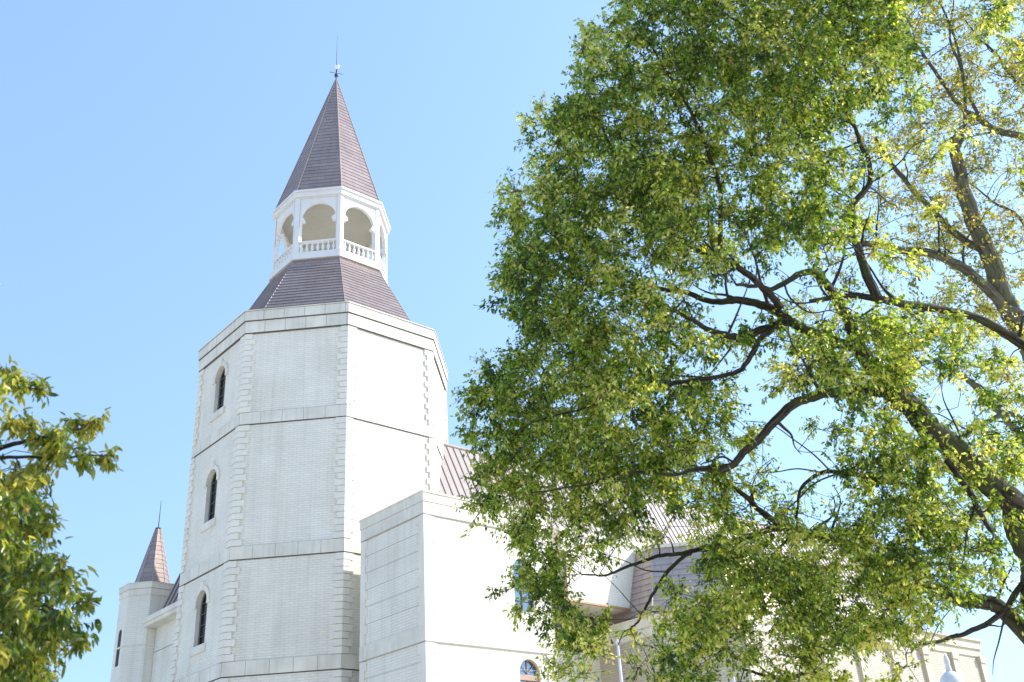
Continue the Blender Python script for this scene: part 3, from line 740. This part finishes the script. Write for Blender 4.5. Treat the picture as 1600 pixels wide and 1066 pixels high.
def tri_tubes(A, B, r0, r1):
    """three-sided tubes from A to B"""
    n = len(A); d = unit(B - A); s = unit(np.cross(d, np.array([.3, .5, .81]))); t = np.cross(d, s)
    ring = []
    for P, r in ((A, r0), (B, r1)):
        for k in range(3):
            a = 2 * math.pi * k / 3; ring.append(P + (s * math.cos(a) + t * math.sin(a)) * (r[:, None] if np.ndim(r) else r))
    V = np.stack(ring, 1).reshape(-1, 3); i = np.arange(n)[:, None] * 6
    Fq = np.concatenate([i + np.array([[k, (k + 1) % 3, 3 + (k + 1) % 3, 3 + k]]) for k in range(3)], 0)
    return V, Fq

def build_tree(name, label, base, limbs, clumps, crad, leafm, barkm, seed, nleaf, lsize, droop, ytint, lw_=.5, group=None, tw=1.0, KT=7, side=0.0):
    rng = np.random.default_rng(seed)
    T = thing(name, label, 'tree', tuple(base), group)
    sk_p, sk_r = [], []
    for i, (pts, rr) in enumerate(limbs):
        P = smooth(pts, 8); R = np.interp(np.linspace(0, 1, len(P)), np.linspace(0, 1, len(rr)), rr) * (1 if i == 0 else .70)
        wv = rng.normal(0, 1, (len(P), 3)); wv = (wv + np.roll(wv, 1, 0) + np.roll(wv, -1, 0) + np.roll(wv, 2, 0)) / 4; P[1:-1] += wv[1:-1] * (R[1:-1, None] * .16 + .012)
        mb = MB(); n = 14 if R.max() > .12 else 8
        mb.tube(P, R * (1 + rng.normal(0, .02, len(P))), n)
        obj('trunk' if i == 0 else 'limb', mb, barkm, T)
        if i > 0 or True:
            sk_p.append(P[4:]); sk_r.append(R[4:])
    A, Bq, ra, rb = [], [], [], []
    for P, R in list(zip(sk_p, sk_r))[1:]:
        L = np.sum(np.linalg.norm(np.diff(P, axis=0), axis=1)); nb = int(L * side)
        for b in range(nb):
            a = int(rng.integers(2, len(P) - 2)); t = unit((P[a + 1] - P[a - 1])[None])[0]
            d = unit((t * .7 + rng.normal(0, .65, 3) + (0, 0, .15))[None])[0]; ln = rng.uniform(.5, 1.5); r0 = min(R[a] * .5, .028)
            pts = [P[a]]
            for k in range(4): d = unit((d + rng.normal(0, .28, 3) + (0, 0, .05))[None])[0]; pts.append(pts[-1] + d * ln / 4)
            q = smooth(pts, 4); rr_ = np.linspace(r0, .004, len(q))
            for k in range(len(q) - 1): A.append(q[k]); Bq.append(q[k + 1]); ra.append(rr_[k]); rb.append(rr_[k + 1])
            sk_p.append(q[3:]); sk_r.append(rr_[3:])
    SP = np.concatenate(sk_p); SR = np.concatenate(sk_r)
    # carry each clump on a branch grown from the nearest wood, nearest clumps first
    d0 = np.array([np.min(np.linalg.norm(SP - c, axis=1)) for c in clumps]); order = np.argsort(d0)
    buf = np.zeros((len(SP) + len(clumps) * 6, 3)); bR = np.zeros(len(buf)); m = len(SP); buf[:m] = SP; bR[:m] = SR
    cdir = {}
    for ci in order:
        c = clumps[ci]; dv = buf[:m] - c; dist = np.linalg.norm(dv, axis=1)
        j = int(np.argmin(dist + .25 * np.maximum(0, dv[:, 2]) + (bR[:m] < .006) * .25))
        p = buf[j]; L = dist[j]
        r_0 = min(bR[j] * .75, (.006 + .011 * L) * tw); r_1 = .0035 * tw
        mid = (p + c) / 2 + rng.normal(0, .11, 3) * L + np.array([0, 0, .06 * L])
        q = smooth([p, p * .5 + mid * .5 + rng.normal(0, .05, 3) * L, mid, mid * .4 + c * .6 + rng.normal(0, .05, 3) * L, c], 2)
        q = q[::1]; R = np.linspace(r_0, r_1, len(q))
        for a in range(len(q) - 1): A.append(q[a]); Bq.append(q[a + 1]); ra.append(R[a]); rb.append(R[a + 1])
        idx = [2, 3, 5, 6, 7, 8]
        for a in idx:
            if m < len(buf): buf[m] = q[a]; bR[m] = R[a]; m += 1
        cdir[int(ci)] = unit((c - p)[None])[0]
    # leafy sprays
    n_c = len(clumps); K = 7
    K = KT; ctr = np.repeat(np.arange(n_c), K)
    cd = np.array([cdir[i] for i in range(n_c)])
    dirs = unit(rng.normal(0, 1, (n_c * K, 3)) + cd[ctr] * .45 + np.array([0, 0, .15]))
    Lt = crad[ctr] * rng.uniform(.55, 1.25, n_c * K)
    tA = clumps[ctr] + rng.normal(0, .12, (n_c * K, 3)) * crad[ctr][:, None]; tB = tA + dirs * Lt[:, None] + np.array([0, 0, -.12]) * Lt[:, None]
    per = max(1, int(round(nleaf / K)))
    ti = np.repeat(np.arange(n_c * K), per); u = rng.uniform(.12, 1.06, len(ti))
    base_p = tA[ti] + (tB - tA)[ti] * u[:, None] + rng.normal(0, .02, (len(ti), 3))
    side = unit(np.cross(dirs[ti], rng.normal(0, 1, (len(ti), 3))))
    ct = rng.normal(0, .15, n_c)[ctr][ti]
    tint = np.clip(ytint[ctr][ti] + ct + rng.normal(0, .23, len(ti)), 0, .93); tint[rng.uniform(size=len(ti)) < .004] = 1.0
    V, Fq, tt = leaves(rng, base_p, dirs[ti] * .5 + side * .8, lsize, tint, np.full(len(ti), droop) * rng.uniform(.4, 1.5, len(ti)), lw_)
    me = fast_mesh('crown', V, Fq, leafm, tt, np.asarray(base)); o = bpy.data.objects.new('crown', me); COL.objects.link(o); o.parent = T
    A += list(tA); Bq += list(tB); ra += [.0035 * tw] * len(tA); rb += [.0016 * tw] * len(tA)
    V, Fq = tri_tubes(np.array(A), np.array(Bq), np.array(ra), np.array(rb))
    me = fast_mesh('twigs', V, Fq, M['twig'], None, np.asarray(base), True); o = bpy.data.objects.new('twigs', me); COL.objects.link(o); o.parent = T; o['kind'] = 'stuff'
    return T, len(ti)

def in_poly(x, y, poly):
    ins = False; j = len(poly) - 1
    for i in range(len(poly)):
        xi, yi = poly[i]; xj, yj = poly[j]
        if (yi > y) != (yj > y) and x < (xj - xi) * (y - yi) / (yj - yi) + xi: ins = not ins
        j = i
    return ins

# --- the big camphor tree: crown density surveyed on a coarse grid of sight lines, given real depth
gx = np.array([740, 820, 900, 980, 1060, 1140, 1220, 1300, 1380, 1460, 1550, 1660, 1800])
gy = np.array([-200, -60, 40, 120, 200, 280, 360, 440, 520, 600, 680, 760, 840, 920, 1010, 1120])
GD = np.array([
 [0, 0, 0, 2, 5, 6, 6, 6, 5, 4, 4, 3, 1],
 [0, 0, 1, 5, 8, 8, 8, 8, 7, 4, 4, 3, 1],
 [0, 0, 4, 8, 9, 9, 9, 9, 8, 3, 4, 3, 1],
 [0, 1, 7, 8, 8, 9, 8, 8, 8, 3, 1, 2, 1],
 [0, 6, 9, 8, 7, 8, 8, 7, 6, 3, 0, 2, 1],
 [3, 8, 9, 9, 9, 7, 8, 5, 4, 3, 0, 2, 1],
 [5, 9, 9, 9, 8, 8, 7, 6, 2, 1, 0, 2, 1],
 [5, 9, 9, 8, 6, 4, 4, 2, 2, 1, 0, 2, 1],
 [4, 8, 9, 8, 7, 4, 3, 5, 6, 3, 2, 3, 1],
 [7, 8, 7, 8, 8, 5, 2, 6, 7, 2, 3, 3, 1],
 [8, 9, 9, 8, 7, 4, 1, 2, 6, 3, 3, 3, 1],
 [6, 9, 9, 9, 8, 5, 3, 2, 6, 6, 5, 3, 1],
 [3, 7, 8, 6, 4, 7, 7, 8, 9, 7, 7, 3, 1],
 [3, 6, 6, 1, 2, 8, 9, 9, 9, 8, 3, 2, 1],
 [0, 5, 6, 3, 5, 8, 7, 6, 4, 2, 0, 1, 0],
 [0, 2, 4, 2, 4, 7, 5, 5, 3, 2, 1, 1, 0]], float)
def dens(x, y):
    i = np.clip(np.searchsorted(gx, x) - 1, 0, len(gx) - 2); j = np.clip(np.searchsorted(gy, y) - 1, 0, len(gy) - 2)
    a = np.clip((x - gx[i]) / (gx[i + 1] - gx[i]), 0, 1); b = np.clip((y - gy[j]) / (gy[j + 1] - gy[j]), 0, 1)
    return (GD[j, i] * (1 - a) + GD[j, i + 1] * a) * (1 - b) + (GD[j + 1, i] * (1 - a) + GD[j + 1, i + 1] * a) * b
OUT = [(1000, -120), (948, 0), (938, 14), (925, 42), (897, 46), (882, 78), (880, 118), (850, 142), (812, 166), (799, 215), (806, 248), (777, 275), (768, 330), (774, 355), (792, 382),
       (770, 410), (760, 455), (777, 500), (797, 522), (772, 540), (732, 570), (708, 640), (712, 690), (726, 722), (718, 760), (700, 790), (735, 812), (790, 838), (803, 880), (770, 912), (766, 935), (782, 962), (832, 985),
       (855, 1020), (905, 1066), (930, 1160), (1500, 1160), (1720, 1160), (1720, -150), (1040, -150)]
GAPS = [(1030, 432, 20, 12), (1140, 478, 42, 22), (1172, 580, 26, 26), (1208, 636, 36, 32), (1330, 445, 34, 46), (1215, 422, 40, 14), (1400, 452, 40, 22), (1480, 610, 34, 34), (1345, 640, 34, 22),
        (1388, 195, 36, 30), (1340, 222, 36, 16), (1390, 292, 34, 16), (1225, 712, 44, 22), (1283, 785, 30, 34), (1550, 1000, 52, 52), (1548, 915, 22, 14), (975, 898, 52, 42), (985, 1000, 22, 26), (1190, 1015, 18, 36), (1365, 1050, 40, 18),
        (1480, 60, 40, 90), (1520, 190, 50, 70), (1530, 300, 55, 60), (1050, 915, 24, 30), (1560, 420, 40, 60), (1148, 1052, 10, 18), (966, 1040, 8, 34), (1483, 1046, 22, 26)]
rng = np.random.default_rng(11)
cl, cr_, yt = [], [], []
tries = 0
while len(cl) < 2150 and tries < 60000:
    tries += 1
    x, y = rng.uniform(700, 1840), rng.uniform(-250, 1150)
    r = rng.uniform(.17, .37)
    dp = (x - 1300) / 560, (y - 470) / 640
    e = dp[0] ** 2 + dp[1] ** 2
    half = 2.3 * math.sqrt(max(.06, 1 - .8 * e)); z = 13.2 + rng.uniform(-half, half)
    rp = r * 1600 / z
    if rng.uniform() > (dens(x, y) / 9) ** 1.35: continue
    if not in_poly(x, y, OUT): continue
    if not all(in_poly(x + rp * .62 * cx, y + rp * .62 * cy, OUT) for cx, cy in ((-1, 0), (-.7, .7), (-.7, -.7), (0, 1))): continue
    if any(((x - a) / (w_ + rp * .55)) ** 2 + ((y - b) / (h_ + rp * .55)) ** 2 < 1 and rng.uniform() < .86 for a, b, w_, h_ in GAPS): continue
    cl.append(pix(x, y, z)); cr_.append(r)
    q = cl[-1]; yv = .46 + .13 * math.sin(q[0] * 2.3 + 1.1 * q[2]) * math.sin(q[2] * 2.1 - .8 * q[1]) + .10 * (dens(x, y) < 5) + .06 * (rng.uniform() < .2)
    if y > 800 and x < 1300: yv += .02
    yt.append(yv)
def L3(*pts): return [pix(x, y, z) for x, y, z in pts]
for x, y in ((1330, 520), (1380, 540), (1420, 560), (1300, 570), (1350, 600), (1280, 520), (1400, 600), (1250, 560), (1330, 630), (1270, 600), (1310, 490), (1360, 500), (1420, 620), (1230, 530), (1390, 660), (1440, 690), (1300, 650), (1400, 500), (1460, 520), (1330, 560), (1290, 540), (1375, 585), (1240, 590), (1480, 560), (1570, 560), (1590, 620), (1560, 700), (1590, 740), (1540, 860), (1480, 830), (1420, 800), (1380, 720), (1410, 740), (1060, 940), (1090, 990), (1120, 960), (1060, 1020), (1100, 1050), (1040, 1060), (1150, 1000), (1210, 980), (1250, 1020), (1230, 1060), (1290, 1030), (1160, 930), (1110, 890), (900, 960), (925, 1000), (890, 1040), (960, 1050), (930, 1060), (1330, 960), (1380, 985), (1270, 950), (1180, 870), (1130, 1020), (1140, 880), (1075, 960)):
    for q in range(2):
        xx, yy = x + rng.uniform(-22, 22), y + rng.uniform(-22, 22)
        if any(((xx - a) / (w_ + 26)) ** 2 + ((yy - b) / (h_ + 26)) ** 2 < 1 for a, b, w_, h_ in GAPS[-3:]): continue
        cl.append(pix(xx, yy, rng.uniform(11.0, 12.3))); cr_.append(rng.uniform(.2, .34)); yt.append(.50 + rng.normal(0, .08))
base1 = pix(1700, 1066, 13.0); base1[2] = GZ
limbs1 = [
 ([base1 + (0, 0, -.1), base1 + (.02, .02, 1.6), pix(1650, 980, 13.0), pix(1630, 880, 13.0), pix(1600, 800, 12.8)], [.48, .38, .31, .27, .25]),
 (L3((1630, 850, 12.9), (1560, 765, 12.7), (1500, 712, 12.6), (1440, 655, 12.5), (1375, 590, 12.4), (1345, 545, 12.3), (1325, 500, 12.3), (1300, 455, 12.3), (1270, 425, 12.2)), [.24, .235, .225, .21, .17, .12, .10, .075, .05]),
 (L3((1405, 620, 12.5), (1345, 610, 12.4), (1290, 615, 12.2), (1235, 635, 12.0), (1190, 680, 11.9), (1160, 712, 11.9), (1125, 735, 11.8), (1090, 733, 11.8), (1055, 742, 11.7)), [.13, .10, .085, .08, .07, .062, .055, .04, .025]),
 (L3((1345, 545, 12.3), (1290, 530, 12.5), (1235, 505, 12.6), (1195, 515, 12.6), (1160, 527, 12.5), (1120, 520, 12.4), (1085, 500, 12.4), (1040, 480, 12.4)), [.11, .10, .085, .075, .07, .055, .04, .025]),
 (L3((1235, 500, 12.6), (1190, 478, 12.9), (1155, 470, 13.0), (1110, 470, 13.0), (1060, 455, 13.1), (990, 448, 13.2), (920, 440, 13.2), (870, 415, 13.3)), [.085, .08, .07, .055, .045, .035, .025, .015]),
 (L3((1220, 480, 12.7), (1180, 440, 12.4), (1130, 405, 12.3), (1080, 385, 12.2), (1020, 345, 12.2), (965, 310, 12.1)), [.07, .06, .05, .04, .03, .018]),
 (L3((1315, 475, 12.3), (1280, 430, 12.0), (1250, 428, 11.9), (1215, 450, 11.8), (1180, 448, 11.8), (1150, 445, 11.7)), [.09, .065, .055, .045, .035, .025]),
 (L3((1370, 465, 13.0), (1345, 400, 13.1), (1330, 330, 13.1), (1360, 280, 13.2), (1350, 235, 13.2), (1325, 180, 13.3), (1290, 120, 13.3), (1240, 60, 13.4)), [.10, .085, .06, .05, .045, .035, .025, .015]),
 (L3((1690, 620, 13.1), (1600, 540, 13.3), (1520, 495, 13.3), (1440, 480, 13.2), (1375, 468, 13.0), (1320, 462, 13.0), (1265, 470, 12.9)), [.12, .09, .075, .07, .07, .05, .03]),
 (L3((1620, 1010, 13.1), (1560, 948, 13.4), (1520, 938, 13.6), (1470, 925, 13.7), (1410, 900, 13.7), (1340, 860, 13.6), (1280, 838, 13.5), (1215, 825, 13.4), (1170, 840, 13.3)), [.17, .15, .14, .125, .11, .10, .085, .065, .045]),
 (L3((1225, 826, 13.4), (1180, 790, 13.2), (1150, 765, 13.1), (1110, 750, 13.0)), [.06, .05, .04, .025]),
 (L3((1190, 832, 13.35), (1130, 850, 13.3), (1080, 862, 13.2), (1030, 868, 13.1), (985, 885, 13.0), (940, 900, 12.9), (905, 895, 12.9)), [.055, .05, .042, .034, .028, .02, .012]),
 (L3((1080, 862, 13.2), (1045, 890, 13.3), (1020, 930, 13.4), (1000, 965, 13.4), (985, 985, 13.4)), [.04, .036, .03, .024, .014]),
 (L3((1600, 905, 13.2), (1570, 955, 13.0), (1520, 985, 12.8), (1480, 998, 12.8), (1430, 1010, 12.7)), [.06, .055, .045, .035, .02]),
 (L3((1300, 1000, 13.2), (1260, 1050, 13.0), (1210, 1060, 12.9), (1160, 1045, 12.8)), [.05, .045, .035, .02]),
 (L3((1480, 720, 12.2), (1510, 760, 11.9), (1530, 800, 11.8), (1550, 830, 11.8)), [.06, .055, .05, .03]),
 (L3((1420, 760, 12.6), (1350, 745, 12.7), (1290, 738, 12.8), (1250, 765, 12.8), (1245, 830, 12.8)), [.06, .05, .04, .03, .015]),
 (L3((1222, 508, 12.58), (1190, 530, 12.35), (1160, 575, 12.2), (1110, 590, 12.1), (1050, 600, 12.1), (990, 610, 12.0), (900, 640, 11.9), (830, 660, 11.9)), [.06, .05, .042, .035, .03, .02, .012]),
 (L3((1055, 742, 11.7), (980, 740, 11.6), (900, 760, 11.6), (830, 770, 11.7)), [.03, .025, .02, .012]),
 (L3((1020, 345, 12.2), (960, 240, 12.3), (930, 160, 12.4), (920, 100, 12.5)), [.03, .026, .02, .012]),
 (L3((1130, 405, 12.3), (1120, 280, 12.4), (1080, 180, 12.5), (1040, 110, 12.6), (1010, 60, 12.7)), [.045, .038, .03, .022, .012]),
 (L3((1290, 120, 13.3), (1200, 60, 13.2), (1130, 20, 13.2), (1080, -40, 13.2)), [.03, .026, .02, .012]),
]
T1, n1 = build_tree('camphor_tree', 'large spreading evergreen tree with dense glossy green crown filling the right half', base1, limbs1, np.array(cl), np.array(cr_), M['leaf'], M['bark'], 5, 126, .063, .75, np.array(yt), .50, KT=9, tw=1.4, side=2.2)

# --- sparser yellowing tree behind it
rng = np.random.default_rng(23)
cl, cr_ = [], []
while len(cl) < 800:
    x, y = rng.uniform(1270, 1780), rng.uniform(-160, 640)
    p = 1.0 if x > 1400 else .45
    if y > 380: p *= .55
    if rng.uniform() > p: continue
    if any(((x - a) / w_) ** 2 + ((y - b) / h_) ** 2 < 1 for a, b, w_, h_ in ((1540, 150, 26, 20), (1560, 290, 24, 40), (1590, 310, 30, 20), (1480, 640, 40, 40))): continue
    z = 17.2 + rng.uniform(-1.6, 2.0)
    cl.append(pix(x, y, z)); cr_.append(rng.uniform(.22, .42))
base2 = pix(1690, 1066, 17.0); base2[2] = GZ
limbs2 = [
 ([base2 + (0, 0, -.1), base2 + (0, 0, 1.8), pix(1665, 800, 17.0), pix(1640, 620, 17.0), pix(1605, 530, 16.9), pix(1575, 480, 16.8), pix(1545, 400, 16.8), pix(1515, 320, 16.7), pix(1498, 262, 16.7), pix(1492, 215, 16.7)], [.36, .32, .28, .24, .2, .17, .14, .125, .10, .07]),
 (L3((1570, 478, 16.8), (1520, 430, 16.6), (1470, 400, 16.4), (1400, 388, 16.3), (1350, 380, 16.2), (1290, 365, 16.1)), [.14, .115, .10, .085, .06, .03]),
 (L3((1540, 395, 16.8), (1500, 370, 16.9), (1470, 345, 17.0), (1420, 290, 17.1), (1385, 245, 17.2), (1370, 215, 17.2)), [.09, .085, .07, .06, .05, .03]),
 (L3((1640, 240, 17.6), (1600, 215, 17.5), (1550, 200, 17.4), (1510, 175, 17.3), (1480, 140, 17.2), (1450, 95, 17.2), (1420, 50, 17.2), (1400, 0, 17.2)), [.09, .085, .08, .065, .05, .04, .03, .018]),
 (L3((1535, 190, 17.4), (1510, 140, 17.5), (1500, 90, 17.6), (1480, 30, 17.6), (1460, -20, 17.6)), [.05, .04, .034, .026, .016]),
 (L3((1495, 240, 16.7), (1508, 190, 16.8), (1505, 120, 16.9), (1485, 60, 17.0), (1490, 0, 17.0)), [.06, .05, .04, .03, .015]),
 (L3((1620, 460, 17.2), (1600, 350, 17.4), (1560, 320, 17.5), (1520, 290, 17.6)), [.05, .04, .03, .015]),
 (L3((1660, 780, 16.9), (1610, 700, 16.7), (1540, 620, 16.6), (1490, 580, 16.5), (1450, 555, 16.4)), [.12, .10, .08, .06, .03]),
 (L3((1700, 820, 16.6), (1600, 660, 16.4), (1540, 660, 16.3), (1490, 690, 16.2), (1440, 700, 16.2)), [.10, .07, .06, .04, .02]),
 (L3((1640, 140, 17.8), (1590, 130, 17.8), (1560, 90, 17.9), (1530, 60, 17.9), (1500, 20, 18)), [.05, .045, .036, .026, .014]),
]
T2, n2 = build_tree('yellowing_tree', 'thinner tree with sparse yellowing leaves and grey-green limbs behind the big tree at right edge', base2, limbs2, np.array(cl), np.array(cr_), M['leafy'], M['bark2'], 8, 63, .066, .55, np.full(len(cl), .55), .52, side=1.6)

# --- drooping-leaved tree at the left edge, nearer to the camera
OUTL = [(-330, 520), (0, 572), (40, 578), (45, 600), (75, 622), (30, 642), (85, 652), (150, 655), (160, 672), (130, 690), (195, 712), (120, 735), (75, 760), (68, 800), (88, 822), (62, 850), (100, 880), (148, 938), (125, 962), (146, 1000), (118, 1040), (100, 1066), (60, 1200), (-330, 1200)]
rng = np.random.default_rng(31)
cl, cr_ = [], []
while len(cl) < 400:
    x, y = rng.uniform(-320, 190), rng.uniform(520, 1180); r = rng.uniform(.14, .26)
    z = 8.2 + rng.uniform(-1.1, 1.3); rp = r * 1600 / z
    if not in_poly(x, y, OUTL) or not all(in_poly(x + rp * .62 * a, y + rp * .62 * b, OUTL) for a, b in ((1, 0), (.7, -.7), (.7, .7), (0, -1))): continue
    if rng.uniform() > (.05 if y < 690 else .3 if y < 740 else (.7 if x > 60 else .9)): continue
    cl.append(pix(x, y, z)); cr_.append(r)
for x, y in ((60, 605), (30, 600), (10, 588), (100, 672), (125, 665), (150, 660), (95, 700), (130, 712), (165, 712), (70, 690), (50, 668), (20, 665), (128, 940), (130, 1000), (95, 890), (75, 815)):
    cl.append(pix(x, y, 8.0 + rng.uniform(-.3, .3))); cr_.append(.10)
for x, y in ((-24, 432),): cl.append(pix(x, y, 8.0)); cr_.append(.07)
base3 = pix(-420, 1066, 8.4); base3[2] = GZ
limbs3 = [
 ([base3 + (0, 0, -.1), base3 + (0, 0, 1.5), pix(-380, 950, 8.4), pix(-300, 800, 8.4), pix(-240, 640, 8.3), pix(-180, 500, 8.2)], [.2, .17, .14, .11, .08, .05]),
 (L3((-340, 900, 8.4), (-200, 800, 8.3), (-90, 740, 8.2), (0, 700, 8.1), (70, 682, 8.0), (130, 668, 8.0)), [.09, .07, .05, .03, .018, .006]),
 (L3((-90, 740, 8.2), (0, 715, 8.0), (90, 716, 7.9), (180, 712, 7.9)), [.03, .022, .014, .005]),
 (L3((-370, 960, 8.4), (-220, 940, 8.3), (-60, 930, 8.3), (30, 935, 8.2), (90, 955, 8.2)), [.09, .07, .05, .035, .012]),
 (L3((-220, 800, 8.3), (-100, 690, 8.2), (-20, 620, 8.1), (60, 605, 8.0)), [.05, .04, .02, .006]),
 (L3((-240, 640, 8.3), (-140, 500, 8.2), (-60, 440, 8.1), (-18, 428, 8.0)), [.05, .03, .016, .005]),
 (L3((-60, 930, 8.3), (10, 960, 8.2), (40, 1010, 8.1), (80, 1040, 8.1)), [.04, .035, .022, .008]),
]
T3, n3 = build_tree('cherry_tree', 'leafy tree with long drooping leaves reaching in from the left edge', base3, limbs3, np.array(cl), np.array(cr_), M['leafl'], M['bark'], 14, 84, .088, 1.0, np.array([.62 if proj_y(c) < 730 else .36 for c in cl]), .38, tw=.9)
print('leaves', n1, n2, n3)
